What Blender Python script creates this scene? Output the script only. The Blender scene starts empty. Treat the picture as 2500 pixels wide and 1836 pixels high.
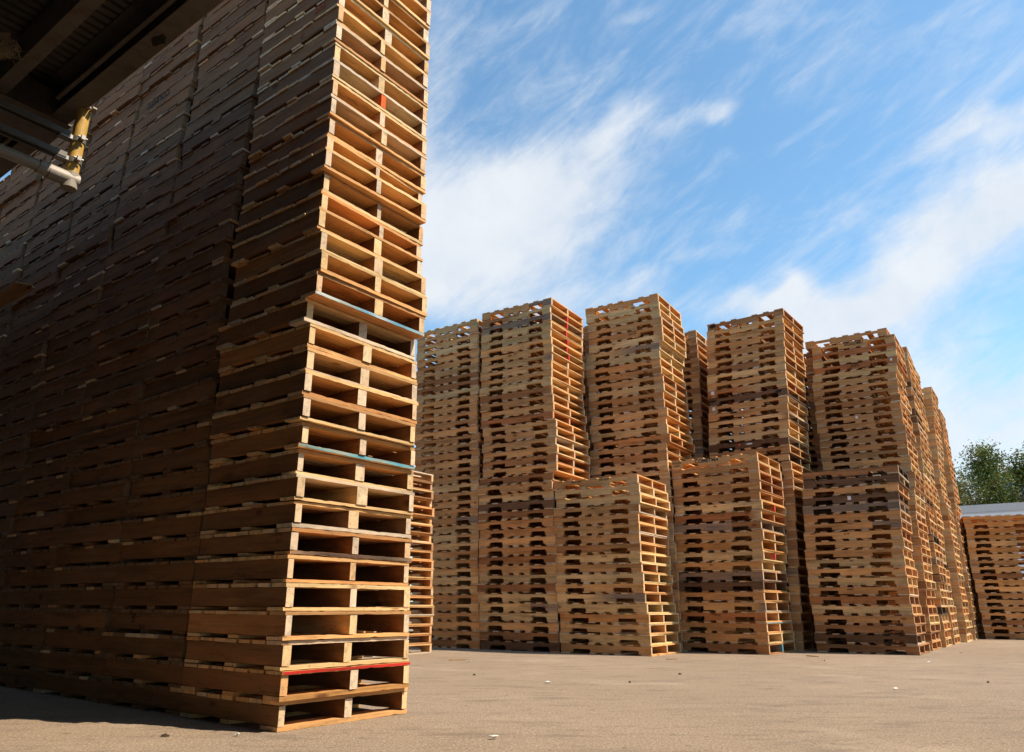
import bpy, math, random
import numpy as np
from mathutils import Matrix, Vector

R = math.radians
scene = bpy.context.scene
col = scene.collection

# ------------------------------------------------------------------ camera
F_PX, PITCH, CAM_H, ROLL = 1831.3, 0.2968935, 0.56976, 0.0050966
cp, sp = math.cos(PITCH), math.sin(PITCH)
cr, sr = math.cos(ROLL), math.sin(ROLL)
FW = Vector((0, cp, sp))
UP0 = Vector((0, -sp, cp))
RT0 = Vector((1, 0, 0))
RT = RT0 * cr + UP0 * sr
UPV = UP0 * cr - RT0 * sr
cam_d = bpy.data.cameras.new('camera')
cam = bpy.data.objects.new('camera', cam_d)
col.objects.link(cam)
m = Matrix((RT, UPV, -FW)).transposed().to_4x4()
m.translation = (0, 0, CAM_H)
cam.matrix_world = m
cam_d.sensor_width = 36
cam_d.lens = 36 * F_PX / 2500
cam_d.clip_start = 0.05
cam_d.clip_end = 2000
scene.camera = cam


def ray(u, v):
    return (FW * F_PX + RT * (u - 1250) - UPV * (v - 918)).normalized()


def at_z(u, v, z=0.0):
    d = ray(u, v)
    t = (z - CAM_H) / d.z
    return Vector((d.x * t, d.y * t, z))


# ------------------------------------------------------------------ light
SUN_EL, SUN_AZ = 54.0, -14.0           # azimuth counted from +x
sd = Vector((math.cos(R(SUN_EL)) * math.cos(R(SUN_AZ)), math.cos(R(SUN_EL)) * math.sin(R(SUN_AZ)), math.sin(R(SUN_EL))))
sun_d = bpy.data.lights.new('sun', 'SUN')
sun_d.energy = 4.6
sun_d.angle = R(0.53)
sun_d.color = (1.0, 0.89, 0.73)
sun = bpy.data.objects.new('sun', sun_d)
col.objects.link(sun)
sun.rotation_euler = sd.to_track_quat('Z', 'Y').to_euler()
sun.location = (8, -4, 12)

scene.view_settings.view_transform = 'Standard'
scene.view_settings.look = 'None'
scene.view_settings.gamma = 1
scene.view_settings.exposure = 0.70
scene.cycles.max_bounces = 8
scene.cycles.diffuse_bounces = 5


class NT:
    """tiny helper to write node trees"""
    def __init__(s, tree):
        s.t = tree

    def n(s, typ, **kw):
        nd = s.t.nodes.new(typ)
        for k, v in kw.items():
            setattr(nd, k, v)
        return nd

    def put(s, sock, v):
        if isinstance(v, bpy.types.NodeSocket):
            s.t.links.new(v, sock)
        elif v is not None:
            sock.default_value = v

    def math(s, op, a, b=None, c=None, clamp=False):
        nd = s.n('ShaderNodeMath', operation=op, use_clamp=clamp)
        s.put(nd.inputs[0], a)
        s.put(nd.inputs[1], b)
        s.put(nd.inputs[2], c)
        return nd.outputs[0]

    def vmath(s, op, a, b=None, out=0):
        nd = s.n('ShaderNodeVectorMath', operation=op)
        s.put(nd.inputs[0], a)
        s.put(nd.inputs[1], b)
        return nd.outputs[out]

    def mix(s, f, a, b, typ='MIX'):
        nd = s.n('ShaderNodeMix', data_type='RGBA', blend_type=typ)
        nd.clamp_factor = True
        s.put(nd.inputs[0], f)
        s.put(nd.inputs[6], a)
        s.put(nd.inputs[7], b)
        return nd.outputs[2]

    def noise(s, vec, scale=5, detail=3, rough=.55, out=0, dim='3D', dist=0.0):
        nd = s.n('ShaderNodeTexNoise', noise_dimensions=dim)
        s.put(nd.inputs['Vector'], vec)
        nd.inputs['Scale'].default_value = scale
        nd.inputs['Detail'].default_value = detail
        nd.inputs['Roughness'].default_value = rough
        nd.inputs['Distortion'].default_value = dist
        return nd.outputs[out]

    def rng(s, v, a, b, c=0.0, d=1.0, smooth=False):
        nd = s.n('ShaderNodeMapRange')
        if smooth:
            nd.interpolation_type = 'SMOOTHSTEP'
        s.put(nd.inputs[0], v)
        for i, q in enumerate((a, b, c, d)):
            nd.inputs[i + 1].default_value = q
        return nd.outputs[0]


world = bpy.data.worlds.new('World')
scene.world = world
world.use_nodes = True
wt = NT(world.node_tree)
world.node_tree.nodes.clear()
sky = wt.n('ShaderNodeTexSky', sky_type='NISHITA')
sky.sun_disc = False
sky.sun_elevation = R(SUN_EL)
sky.sun_rotation = R(90 - SUN_AZ)
sky.altitude = 100
sky.air_density = 1.0
sky.dust_density = 0.6
sky.ozone_density = 2.2
tc = wt.n('ShaderNodeTexCoord')
dirv = tc.outputs['Generated']
# streak axes (world directions) and warped direction
S0 = ray(1700, 500)
a0 = R(38)
T1 = (RT - S0 * RT.dot(S0)).normalized()
T2 = (UPV - S0 * UPV.dot(S0)).normalized()
SA = T1 * math.cos(a0) + T2 * math.sin(a0)
SB = -T1 * math.sin(a0) + T2 * math.cos(a0)
ca = wt.math('MULTIPLY', wt.vmath('DOT_PRODUCT', dirv, tuple(SA), out=1), 2.6)
cb = wt.math('MULTIPLY', wt.vmath('DOT_PRODUCT', dirv, tuple(SB), out=1), 7.0)
cz = wt.math('MULTIPLY', wt.vmath('DOT_PRODUCT', dirv, tuple(S0), out=1), 3.0)
comb = wt.n('ShaderNodeCombineXYZ')
wt.put(comb.inputs[0], ca)
wt.put(comb.inputs[1], cb)
wt.put(comb.inputs[2], cz)
streak = wt.noise(comb.outputs[0], 2.2, 8, .62, dist=0.6)
streak2 = wt.noise(comb.outputs[0], 6.5, 7, .65, dist=0.9)
puffn = wt.noise(dirv, 9.0, 8, .6, dist=0.3)
warp = wt.noise(dirv, 4.0, 4, .55, out=1)
wsub = wt.vmath('SUBTRACT', warp, (0.5, 0.5, 0.5))
wsc = wt.n('ShaderNodeVectorMath', operation='SCALE')
wt.put(wsc.inputs[0], wsub)
wsc.inputs['Scale'].default_value = 0.16
dw = wt.vmath('ADD', dirv, wsc.outputs[0])
blobs = [  # u, v, radius along, radius across, tilt(deg up-right), weight
    (1190, 600, 320, 150, 10, 1.0), (1290, 470, 240, 110, 28, .95), (1500, 330, 170, 50, 42, .42), (1000, 650, 160, 120, 0, .8),
    (1085, 250, 250, 60, 80, .62), (2240, 690, 400, 72, 34, .9), (2480, 470, 230, 110, 35, .8),
    (1850, 745, 140, 42, 15, .75), (2000, 770, 170, 60, 20, .85), (1920, 690, 60, 40, 40, .8), (2400, 310, 130, 60, 35, .75),
    (1765, 262, 55, 34, 0, .75), (1510, 20, 90, 34, 25, .55), (2010, 30, 90, 40, 0, .4), (1650, 285, 60, 20, 35, .3),
    (2350, 960, 560, 190, 0, .62), (2450, 1180, 800, 200, 0, .7), (1450, 740, 260, 50, 5, .5)]
acc = None
for (u, v, ra, rb, tl, w) in blobs:
    c = ray(u, v)
    t1 = (RT - c * RT.dot(c)).normalized()
    t2 = c.cross(t1) * (1 if c.cross(t1).dot(UPV) > 0 else -1)
    A = t1 * math.cos(R(tl)) + t2 * math.sin(R(tl))
    B = -t1 * math.sin(R(tl)) + t2 * math.cos(R(tl))
    k = F_PX / max(.3, c.dot(FW))
    qa = wt.math('MULTIPLY', wt.vmath('DOT_PRODUCT', dw, tuple(A), out=1), k / ra)
    qb = wt.math('MULTIPLY', wt.vmath('DOT_PRODUCT', dw, tuple(B), out=1), k / rb)
    r2 = wt.math('ADD', wt.math('MULTIPLY', qa, qa), wt.math('MULTIPLY', qb, qb))
    fr = wt.math('GREATER_THAN', wt.vmath('DOT_PRODUCT', dirv, tuple(c), out=1), 0.0)
    g = wt.math('MULTIPLY', wt.math('MULTIPLY', wt.math('EXPONENT', wt.math('MULTIPLY', r2, -0.75)), w), fr)
    acc = g if acc is None else wt.math('ADD', acc, g)
lump = wt.math('ADD', wt.math('ADD', wt.math('MULTIPLY', streak, .5), wt.math('MULTIPLY', puffn, .25)), wt.math('MULTIPLY', streak2, .25))
dens = wt.math('ADD', acc, wt.math('MULTIPLY', wt.math('SUBTRACT', lump, .5), 2.7))
alpha = wt.rng(dens, .10, 1.35, 0, .92, smooth=True)
thin = wt.rng(wt.math('ADD', streak, wt.math('MULTIPLY', streak2, .35)), .58, 1.0, 0, .45, smooth=True)
alpha = wt.math('MAXIMUM', alpha, thin)
sep = wt.n('ShaderNodeSeparateXYZ')
wt.put(sep.inputs[0], dirv)
alpha = wt.math('MULTIPLY', alpha, wt.rng(sep.outputs[2], -.02, .04))
ccol = wt.mix(wt.rng(puffn, .35, .7), (4.6, 4.95, 5.4, 1), (5.5, 5.65, 5.8, 1))
skyc = wt.mix(1.0, sky.outputs[0], (1.08, 1.38, 1.34, 1), 'MULTIPLY')
cmix = wt.mix(alpha, skyc, ccol)
bg = wt.n('ShaderNodeBackground')
wt.put(bg.inputs[0], cmix)
bg.inputs[1].default_value = 0.104
wo = wt.n('ShaderNodeOutputWorld')
wt.put(wo.inputs[0], bg.outputs[0])


# ------------------------------------------------------------------ materials
def new_mat(name):
    mt = bpy.data.materials.new(name)
    mt.use_nodes = True
    t = NT(mt.node_tree)
    return mt, t, mt.node_tree.nodes['Principled BSDF']


def wood_material(name, bump=.35):
    mt, t, b = new_mat(name)
    tone = t.n('ShaderNodeAttribute', attribute_name='tone').outputs['Color']
    bc = t.n('ShaderNodeAttribute', attribute_name='bc').outputs['Vector']
    g1 = t.noise(t.vmath('MULTIPLY', bc, (1.6, 26, 26)), 1.0, 4, .6, dist=.5)
    g2 = t.noise(t.vmath('MULTIPLY', bc, (5, 150, 150)), 1.0, 3, .6)
    big = t.noise(t.vmath('MULTIPLY', bc, (1.5, 5, 5)), 1.0, 5, .65)
    f1 = t.rng(g1, .3, .7, .60, 1.20)
    f2 = t.rng(g2, .3, .7, .86, 1.10)
    f3 = t.rng(big, .3, .72, .74, 1.16)
    f = t.math('MULTIPLY', t.math('MULTIPLY', f1, f2), f3)
    c = tone
    vm = t.n('ShaderNodeVectorMath', operation='SCALE')
    t.put(vm.inputs[0], c)
    t.put(vm.inputs['Scale'], f)
    c = vm.outputs[0]
    # darker, redder late-wood lines
    c = t.mix(t.rng(g1, .52, .60, 0, .35), c, t.mix(1.0, c, (.72, .52, .36, 1), 'MULTIPLY'))
    # weathered grey / dirty blotches
    st = t.noise(t.vmath('MULTIPLY', bc, (2.2, 9, 9)), 1.3, 6, .7)
    c = t.mix(t.rng(st, .56, .74, 0, .75), c, t.mix(1.0, c, (.40, .34, .30, 1), 'MULTIPLY'))
    # knots
    vo = t.n('ShaderNodeTexVoronoi', feature='F1')
    t.put(vo.inputs['Vector'], t.vmath('ADD', t.vmath('MULTIPLY', bc, (3.2, 6.5, 6.5)), t.vmath('MULTIPLY', t.noise(bc, 12, 2, .5, out=1), (.14, .14, .14))))
    vo.inputs['Scale'].default_value = 1.0
    kd = vo.outputs['Distance']
    kr = t.math('GREATER_THAN', t.n('ShaderNodeSeparateColor').outputs[0], 2.0)
    sc = t.n('ShaderNodeSeparateColor')
    t.put(sc.inputs[0], vo.outputs['Color'])
    pick = t.math('GREATER_THAN', sc.outputs[0], .55)
    kn = t.math('MULTIPLY', t.rng(kd, .07, .16, .8, 0.0), pick)
    c = t.mix(kn, c, t.mix(1.0, c, (.36, .22, .14, 1), 'MULTIPLY'))
    t.put(b.inputs['Base Color'], c)
    b.inputs['Roughness'].default_value = .78
    b.inputs['Specular IOR Level'].default_value = .18
    nl = t.noise(t.vmath('MULTIPLY', bc, (60, 60, 60)), 1.0, 2, .5)
    c = t.mix(t.rng(nl, .66, .70, 0, .45), c, t.mix(1.0, c, (.35, .28, .22, 1), 'MULTIPLY'))
    t.put(b.inputs['Base Color'], c)
    bp = t.n('ShaderNodeBump')
    bp.inputs['Strength'].default_value = bump
    bp.inputs['Distance'].default_value = .003
    t.put(bp.inputs['Height'], t.math('ADD', g1, g2))
    t.put(b.inputs['Normal'], bp.outputs[0])
    return mt


WOOD = wood_material('wood')


def plain(name, c, rough=.6, metal=0.0, var=.12, scale=6, dirt=None, spec=.3, bump=0.0):
    mt, t, b = new_mat(name)
    g = t.n('ShaderNodeNewGeometry').outputs['Position']
    n = t.noise(g, scale, 5, .6)
    a = tuple(x * (1 - var) for x in c) + (1,)
    z = tuple(min(1, x * (1 + var)) for x in c) + (1,)
    cc = t.mix(t.rng(n, .3, .7), a, z)
    if dirt:
        n2 = t.noise(t.vmath('MULTIPLY', g, (1, 1, .5)), scale * 2.5, 6, .7)
        cc = t.mix(t.rng(n2, .5, .68, 0, .8), cc, tuple(dirt) + (1,))
    t.put(b.inputs['Base Color'], cc)
    b.inputs['Roughness'].default_value = rough
    b.inputs['Metallic'].default_value = metal
    b.inputs['Specular IOR Level'].default_value = spec
    if bump:
        bp = t.n('ShaderNodeBump')
        bp.inputs['Strength'].default_value = bump
        bp.inputs['Distance'].default_value = .01
        t.put(bp.inputs['Height'], t.noise(g, scale * 6, 4, .6))
        t.put(b.inputs['Normal'], bp.outputs[0])
    return mt


STEEL = plain('painted_steel', (.17, .14, .11), .65, 0, .18, 5, dirt=(.12, .07, .04))
DECKM = plain('roof_deck', (.17, .145, .12), .6, 0, .15, 9, dirt=(.16, .11, .08))
DARK = plain('dark_rust', (.03, .025, .02), .9)
GALV = plain('galvanised', (.30, .275, .24), .4, .6, .1, 30)
RAILM = plain('shaded_galvanised', (.15, .13, .11), .5, .3, .15, 30)  # darker copy of the galvanised colour, canopy shade painted in
PIPEW = plain('white_pipe', (.34, .29, .23), .4, 0, .06, 8, dirt=(.45, .38, .3))
PIPEY = plain('yellow_pipe', (.55, .33, .08), .45, 0, .15, 12, dirt=(.42, .24, .07))
INK = plain('ink', (.02, .018, .016), .8)
INKB = plain('blue_ink', (.015, .06, .07), .8)
INKR = plain('red_ink', (.35, .05, .03), .8)
INKO = plain('orange_paint', (.85, .14, .03), .7)
INKW = plain('chalk', (.7, .68, .64), .8)
PAPER = plain('sticker_paper', (.8, .79, .78), .6, 0, .04)


# ------------------------------------------------------------------ tags and meshes
def tag(o, label=None, cat=None, group=None, kind=None):
    for k, v in (('label', label), ('category', cat), ('group', group), ('kind', kind)):
        if v:
            o[k] = v
    return o


def empty(name, loc=(0, 0, 0), rz=0.0):
    o = bpy.data.objects.new(name, None)
    o.empty_display_size = .2
    col.objects.link(o)
    o.location = loc
    o.rotation_euler = (0, 0, rz)
    return o


class MB:
    """collects solids; boards carry their own colour (tone) and board coordinates (bc)"""
    def __init__(s):
        s.v, s.f, s.t, s.b, s.n = [], [], [], [], 0
        s.fresh = False          # freshly sawn, pale board ends

    def add(s, v, f, tone=None, bc=None):
        v = np.asarray(v, float)
        s.v.append(v)
        s.f.append(np.asarray(f, int) + s.n)
        k = len(v)
        if tone is None:
            tone = (.5, .5, .5)
        tone = np.asarray(tone, float)
        s.t.append(np.broadcast_to(tone, (k, 3)) if tone.ndim == 1 else tone)
        s.b.append(v if bc is None else bc)
        s.n += k

    def strip(s, ls, zb, zt, w0, w1, axis, tone, rng):
        """solid running along axis with cross-section w0..w1 by zb..zt; everything may vary per station"""
        n = len(ls)
        ls = np.asarray(ls, float)
        zb = np.broadcast_to(np.asarray(zb, float), (n,))
        zt = np.broadcast_to(np.asarray(zt, float), (n,))
        w0 = np.broadcast_to(np.asarray(w0, float), (n,))
        w1 = np.broadcast_to(np.asarray(w1, float), (n,))
        P = np.empty((n, 4, 3))
        P[:, 0] = np.stack([ls, w0, zb], 1)
        P[:, 1] = np.stack([ls, w1, zb], 1)
        P[:, 2] = np.stack([ls, w1, zt], 1)
        P[:, 3] = np.stack([ls, w0, zt], 1)
        P = P.reshape(-1, 3)
        off = np.array([rng.uniform(-40, 40), rng.uniform(-9, 9), rng.uniform(-9, 9)])
        bc = P + off
        i = np.arange(n - 1) * 4
        F = []
        for a in range(4):
            c = (a + 1) % 4
            F.append(np.stack([i + a, i + c, i + 4 + c, i + 4 + a], 1))
        F.append(np.array([[4 * n + 3, 4 * n + 2, 4 * n + 1, 4 * n], [4 * n + 4, 4 * n + 5, 4 * n + 6, 4 * n + 7]]))
        F = np.concatenate(F)
        P = np.concatenate([P, P[:4], P[-4:]])
        bc = np.concatenate([bc, bc[:4] + 5, bc[-4:] + 5])
        if axis == 'y':
            P = P[:, [1, 0, 2]]
            F = F[:, ::-1]
        tone = np.asarray(tone, float)
        if tone.ndim == 2:
            tone = np.repeat(tone, 4, 0)
        else:
            tone = np.tile(tone, (4 * n, 1))
        kc = rng.uniform(.1, .75)
        if s.fresh:
            tone_c = np.tile(np.array(TONES[rng.choice(('pale', 'honey', 'chalk', 'chalk', 'pale'))]), (8, 1)) * rng.uniform(.85, 1.05)
        else:
            tone_c = tone[[0, 0, 0, 0, -1, -1, -1, -1]]
        cap = np.minimum((tone_c * 1.1 * (1 - kc) + np.array(TONES['chalk']) * (1.08 if tone_c[0, 0] > .3 else .35) * kc), .85)
        s.add(P, F, np.concatenate([tone, cap]), bc)

    def box(s, x0, x1, y0, y1, z0, z1):
        v = [(x, y, z) for z in (z0, z1) for y in (y0, y1) for x in (x0, x1)]
        s.add(v, [(0, 2, 3, 1), (4, 5, 7, 6), (0, 1, 5, 4), (2, 6, 7, 3), (0, 4, 6, 2), (1, 3, 7, 5)])

    def tube(s, p0, p1, r0, r1=None, seg=16):
        r1 = r0 if r1 is None else r1
        p0, p1 = Vector(p0), Vector(p1)
        d = (p1 - p0).normalized()
        a = d.orthogonal().normalized()
        b = d.cross(a)
        v = []
        for p, r in ((p0, r0), (p1, r1)):
            for i in range(seg):
                q = 2 * math.pi * i / seg
                v.append(p + (a * math.cos(q) + b * math.sin(q)) * r)
        v += [p0, p1]
        f = [(i, (i + 1) % seg, seg + (i + 1) % seg, seg + i) for i in range(seg)]
        f += [(2 * seg, (i + 1) % seg, i, i) for i in range(seg)]
        f += [(2 * seg + 1, seg + i, seg + (i + 1) % seg, seg + (i + 1) % seg) for i in range(seg)]
        s.add([tuple(q) for q in v], f)

    def arrays(s):
        return np.concatenate(s.v), np.concatenate(s.f), np.concatenate(s.t), np.concatenate(s.b)

    def xform(s, M):
        M = np.array(M)
        s.v = [q @ M[:3, :3].T + M[:3, 3] for q in s.v]
        return s

    def merge(s, o):
        for v, f, t, b in zip(o.v, o.f, o.t, o.b):
            pass
        V, Fc, T, B = o.arrays()
        s.add(V, Fc, T, B)

    def build(s, name, mat, parent=None, smooth=False):
        V, Fc, T, B = s.arrays()
        me = bpy.data.meshes.new(name)
        tri = Fc[:, 2] == Fc[:, 3]
        if tri.any():
            me.from_pydata(V.tolist(), [], [tuple(q[:3]) if t else tuple(q) for q, t in zip(Fc.tolist(), tri.tolist())])
        else:
            nf = len(Fc)
            me.vertices.add(len(V))
            me.vertices.foreach_set('co', V.astype(np.float32).ravel())
            me.loops.add(nf * 4)
            me.loops.foreach_set('vertex_index', Fc.astype(np.int32).ravel())
            me.polygons.add(nf)
            me.polygons.foreach_set('loop_start', np.arange(0, nf * 4, 4, dtype=np.int32))
            me.update(calc_edges=True)
        at = me.attributes.new('tone', 'FLOAT_COLOR', 'POINT')
        at.data.foreach_set('color', np.concatenate([T, np.ones((len(T), 1))], 1).astype(np.float32).ravel())
        ab = me.attributes.new('bc', 'FLOAT_VECTOR', 'POINT')
        ab.data.foreach_set('vector', np.ascontiguousarray(B, np.float32).ravel())
        me.polygons.foreach_set('use_smooth', np.full(len(me.polygons), bool(smooth)))
        me.materials.append(mat)
        o = bpy.data.objects.new(name, me)
        col.objects.link(o)
        if parent:
            o.parent = parent
        return o


# ------------------------------------------------------------------ pallets
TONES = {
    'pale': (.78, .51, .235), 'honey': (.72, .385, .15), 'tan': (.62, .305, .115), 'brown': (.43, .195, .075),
    'red': (.48, .185, .065), 'orange': (.64, .295, .09), 'shade_umber': (.235, .112, .048), 'chalk': (.68, .51, .35), 'grey': (.36, .245, .165), 'dark': (.20, .105, .055), 'black': (.085, .052, .035)}


def jit(rng, t, a=.12):
    k = 1 + rng.uniform(-a, a)
    w = rng.uniform(-.06, .06)
    return (t[0] * k * (1 + w), t[1] * k, t[2] * k * (1 - w))


def pick(rng, mixd):
    r = rng.random() * sum(w for _, w in mixd)
    for k, w in mixd:
        r -= w
        if r <= 0:
            return k
    return mixd[-1][0]


def stations(a, b, n, rng=None, j=0):
    return np.linspace(a, b, n)


def k_paint_free(p):
    return not (p.get('top') or p.get('bottom'))


def make_pallet(rng, L, W, h, style, tone, fine, paint):
    """returns [(part name, MB)] in pallet coordinates: x along the stringers, y along the deck boards, z from the base"""
    tt = .0165 if style == 'notched' else rng.uniform(.018, .023)
    tb = .0155 if style == 'notched' else rng.uniform(.018, .023)
    base = TONES[tone]
    parts = []
    zs0, zs1 = tb, h - tt
    # stringers
    ym = rng.uniform(-.025, .025)
    PN = {'a': rng.uniform(.105, .14), 'w': rng.uniform(.185, .215), 'd': rng.uniform(.038, .05), 'r': rng.choice((.005, .006, .012, .02, .028))}
    skip = rng.random()
    for j, yc in enumerate((-W / 2, ym, W / 2)):
        th = rng.uniform(.034, .044) if style == 'notched' else rng.uniform(.036, .05)
        if j == 1 and style != 'notched' and rng.random() < .35:
            th = rng.uniform(.05, .07)
        if j == 1 and paint.get('post'):
            th = paint['post']
            yc = paint.get('py', yc)
        inset = rng.uniform(0, .006)
        y0, y1 = (yc + inset, yc + inset + th) if j == 0 else ((yc - th / 2, yc + th / 2) if j == 1 else (yc - th - inset, yc - inset))
        x0, x1 = -L / 2 + rng.uniform(-.004, .006), L / 2 - rng.uniform(-.004, .006)
        b = MB()
        b.fresh = fine
        if style == 'notched':
            dep, rr = PN['d'], PN['r']
            if paint.get('arch'):
                dep, rr = .050, .03
            xs, zb = [x0], [zs0]
            nw = PN['w']
            for f0 in (PN['a'], 1 - PN['a'] - nw):
                na = -L / 2 + (f0 + rng.uniform(-.004, .004)) * L
                nb = na + nw * L
                for px, pz in ((na, 0), (na + .001, dep - rr), (na + rr * .3, dep - rr * .3), (na + rr, dep), (nb - rr, dep), (nb - rr * .3, dep - rr * .3), (nb - .001, dep - rr), (nb, 0)):
                    xs.append(px)
                    zb.append(zs0 + pz)
            xs.append(x1)
            zb.append(zs0)
        else:
            n = 9 if fine else 3
            xs = list(stations(x0, x1, n))
            zb = [zs0 + rng.uniform(0, .003) for _ in xs]
        n = len(xs)
        zt = np.array([zs1 - rng.uniform(0, .0015) for _ in xs])
        w0, w1 = y0, y1
        if fine:
            w0 = np.array([y0 + rng.uniform(-.002, .003) for _ in xs])
            w1 = np.array([y1 + rng.uniform(-.003, .002) for _ in xs])
        if fine and j == 0:
            base = TONES[rng.choice(('brown', 'shade_umber', 'shade_umber', 'shade_umber'))]  # outer stringers of the corner stack coloured darker to imitate their shaded side
        tn = jit(rng, base if (tone == 'shade_umber' or (fine and j == 0) or rng.random() < .8) else TONES[rng.choice(('honey', 'tan', 'brown', 'pale'))], .16)
        if style == 'notched' and j == 0 and rng.random() < .16:
            cut = rng.choice((9, 10, 17))
            alt = np.array(jit(rng, TONES[rng.choice(('honey', 'tan', 'brown', 'grey', 'pale'))], .15))
            tn = np.tile(np.array(tn), (n, 1))
            tn[cut:] = alt
        if paint.get('centre') and j == 1:
            tn = np.tile(np.array(tn), (n, 1))
            tn[-1:] = paint['centre']
        b.strip(xs, zb, zt, w0, w1, 'x', tn, rng)
        if paint.get('centre') and j == 1:
            b.box(x1 + .0005, x1 + .0025, y0, y1, zs0 + .002, zs1 - .002)
            b.t[-1] = np.broadcast_to(np.array(paint['centre']), (8, 3))
        parts.append(('stringer', b))
    base = TONES[tone]
    # decks
    for deck in ('top_deck', 'bottom_deck'):
        b = MB()
        t = tt if deck == 'top_deck' else tb
        if deck == 'top_deck':
            if style == 'notched':
                ws = [.135] + [.088] * 5 + [.135]
            else:
                ws = [.125] + [rng.uniform(.095, .115) for _ in range(5)] + [.125]
            gap = (L - sum(ws)) / (len(ws) - 1)
            cs, x = [], -L / 2
            for w_ in ws:
                cs.append((x, x + w_))
                x += w_ + gap
        elif style == 'notched':
            cs = [(-L / 2, -L / 2 + .135), (-L * .135 - .045, -L * .135 + .045), (-.045, .045), (L * .135 - .045, L * .135 + .045), (L / 2 - .135, L / 2)]
        else:
            cs = [(-L / 2, -L / 2 + .13), (-.045, .045), (L / 2 - .13, L / 2)]
        for i, (a, c) in enumerate(cs):
            lead = i in (0, len(cs) - 1)
            j = 0 if lead else rng.uniform(-.008, .008)
            y0, y1 = -W / 2 - rng.uniform(-.004, .007), W / 2 + rng.uniform(-.004, .007)
            if not lead and style == 'notched':
                q_ = rng.random()
                if q_ < .05:
                    continue
                if q_ < .09:
                    y0 += rng.uniform(.1, .45)
            n = 27 if fine else 3
            ls = stations(y0, y1, n)
            z0 = (h - t) if deck == 'top_deck' else 0.0
            zb = np.full(n, z0 + .0004)
            zt = np.full(n, z0 + t - .0008)
            w0, w1 = np.full(n, a + j), np.full(n, c + j)
            if fine:
                zb = zb + np.array([rng.uniform(0, .0016) + (.003 if rng.random() < .06 else 0) for _ in range(n)])
                zt = zt - np.array([rng.uniform(0, .0016) + (.003 if rng.random() < .06 else 0) for _ in range(n)])
                w1 = w1 + np.array([rng.uniform(-.0022, .0012) for _ in range(n)]) + rng.uniform(-.008, .004)
                w0 = w0 + np.array([rng.uniform(-.003, .004) for _ in range(n)])
            elif lead:
                w1 = w1 + rng.uniform(-.004, .004)
            tn = jit(rng, base if rng.random() < (.9 if tone == 'shade_umber' else .72) else TONES[rng.choice(('honey', 'tan', 'brown', 'pale', 'honey', 'chalk', 'chalk'))], .2)
            key = ('top' if deck == 'top_deck' else 'bottom')
            if fine and lead and k_paint_free(paint):
                tn = jit(rng, TONES[rng.choice(('pale', 'pale', 'honey', 'chalk', 'honey', 'tan'))], .12)
            b.strip(ls, zb, zt, w0, w1, 'y', tn, rng)
            if paint.get(key) and i == len(cs) - 1:
                pc = paint[key]
                m_ = 24
                if not isinstance(pc[0], tuple):
                    pc = [pc, pc, tuple(q * .7 for q in pc), pc, pc]
                cols = np.array(pc)
                idx = np.linspace(0, len(cols) - 1, m_)
                tc_ = np.stack([np.interp(idx, np.arange(len(cols)), cols[:, q]) for q in range(3)], 1)
                l2 = np.linspace(y0 + .004, y1 - .004, m_)
                e1 = np.interp(l2, ls, w1)
                b.strip(l2, np.interp(l2, ls, zb) + .0012 + np.array([rng.uniform(0, .002) for _ in l2]), np.interp(l2, ls, zt) - .0005, e1 - .004, e1 + .0016, 'y', tc_, rng)
        parts.append((deck, b))
    return parts


ORD = ['zeroth', 'lowest', 'second', 'third', 'fourth', 'fifth', 'sixth', 'seventh', 'eighth', 'ninth', 'tenth', 'eleventh', 'twelfth', 'thirteenth',
       'fourteenth', 'fifteenth', 'sixteenth', 'seventeenth', 'eighteenth', 'nineteenth', 'twentieth']


def ordinal(n):
    if n <= 20:
        return ORD[n]
    tens = {2: 'twenty', 3: 'thirty', 4: 'forty'}[n // 10]
    if n % 10 == 0:
        return {'twenty': 'twentieth', 'thirty': 'thirtieth', 'forty': 'fortieth'}[tens]
    u = ['', 'first', 'second', 'third', 'fourth', 'fifth', 'sixth', 'seventh', 'eighth', 'ninth'][n % 10]
    return tens + '-' + u


FYAW = -37.0
FEX = Vector((math.cos(R(FYAW)), math.sin(R(FYAW)), 0))
FEY = Vector((-FEX.y, FEX.x, 0))
FC = Vector((-1.084, 3.798, 0))
F1T = [(-.011, .012), (.020, -.008), (.006, -.006), (.008, -.012), (-.010, -.003), (-.045, .02), (-.050, .028), (-.056, .036), (-.044, .028), (-.08, .052),
       (-.044, .03), (-.012, -.006), (-.02, 0), (-.046, .022), (-.042, .02), (-.045, -.012), (.03, -.012), (.035, .0), (.0, .012), (-.02, .0), (-.063, .04),
       (-.079, .055), (-.045, .025), (-.11, .078), (-.125, .09), (-.108, .08), (-.122, .09), (-.123, .086), (-.145, .1), (-.134, .092), (-.135, .09),
       (-.155, .108), (-.15, .105), (-.165, .11), (-.158, .11), (-.17, .12), (-.165, .12), (-.175, .12), (-.17, .125), (-.18, .125)]


def interp(tab, z):
    xs = [a for a, _ in tab]
    ys = [b for _, b in tab]
    return float(np.interp(z, xs, ys))


def fz(k):
    return .134 * k + .00016 * k * k


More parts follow.
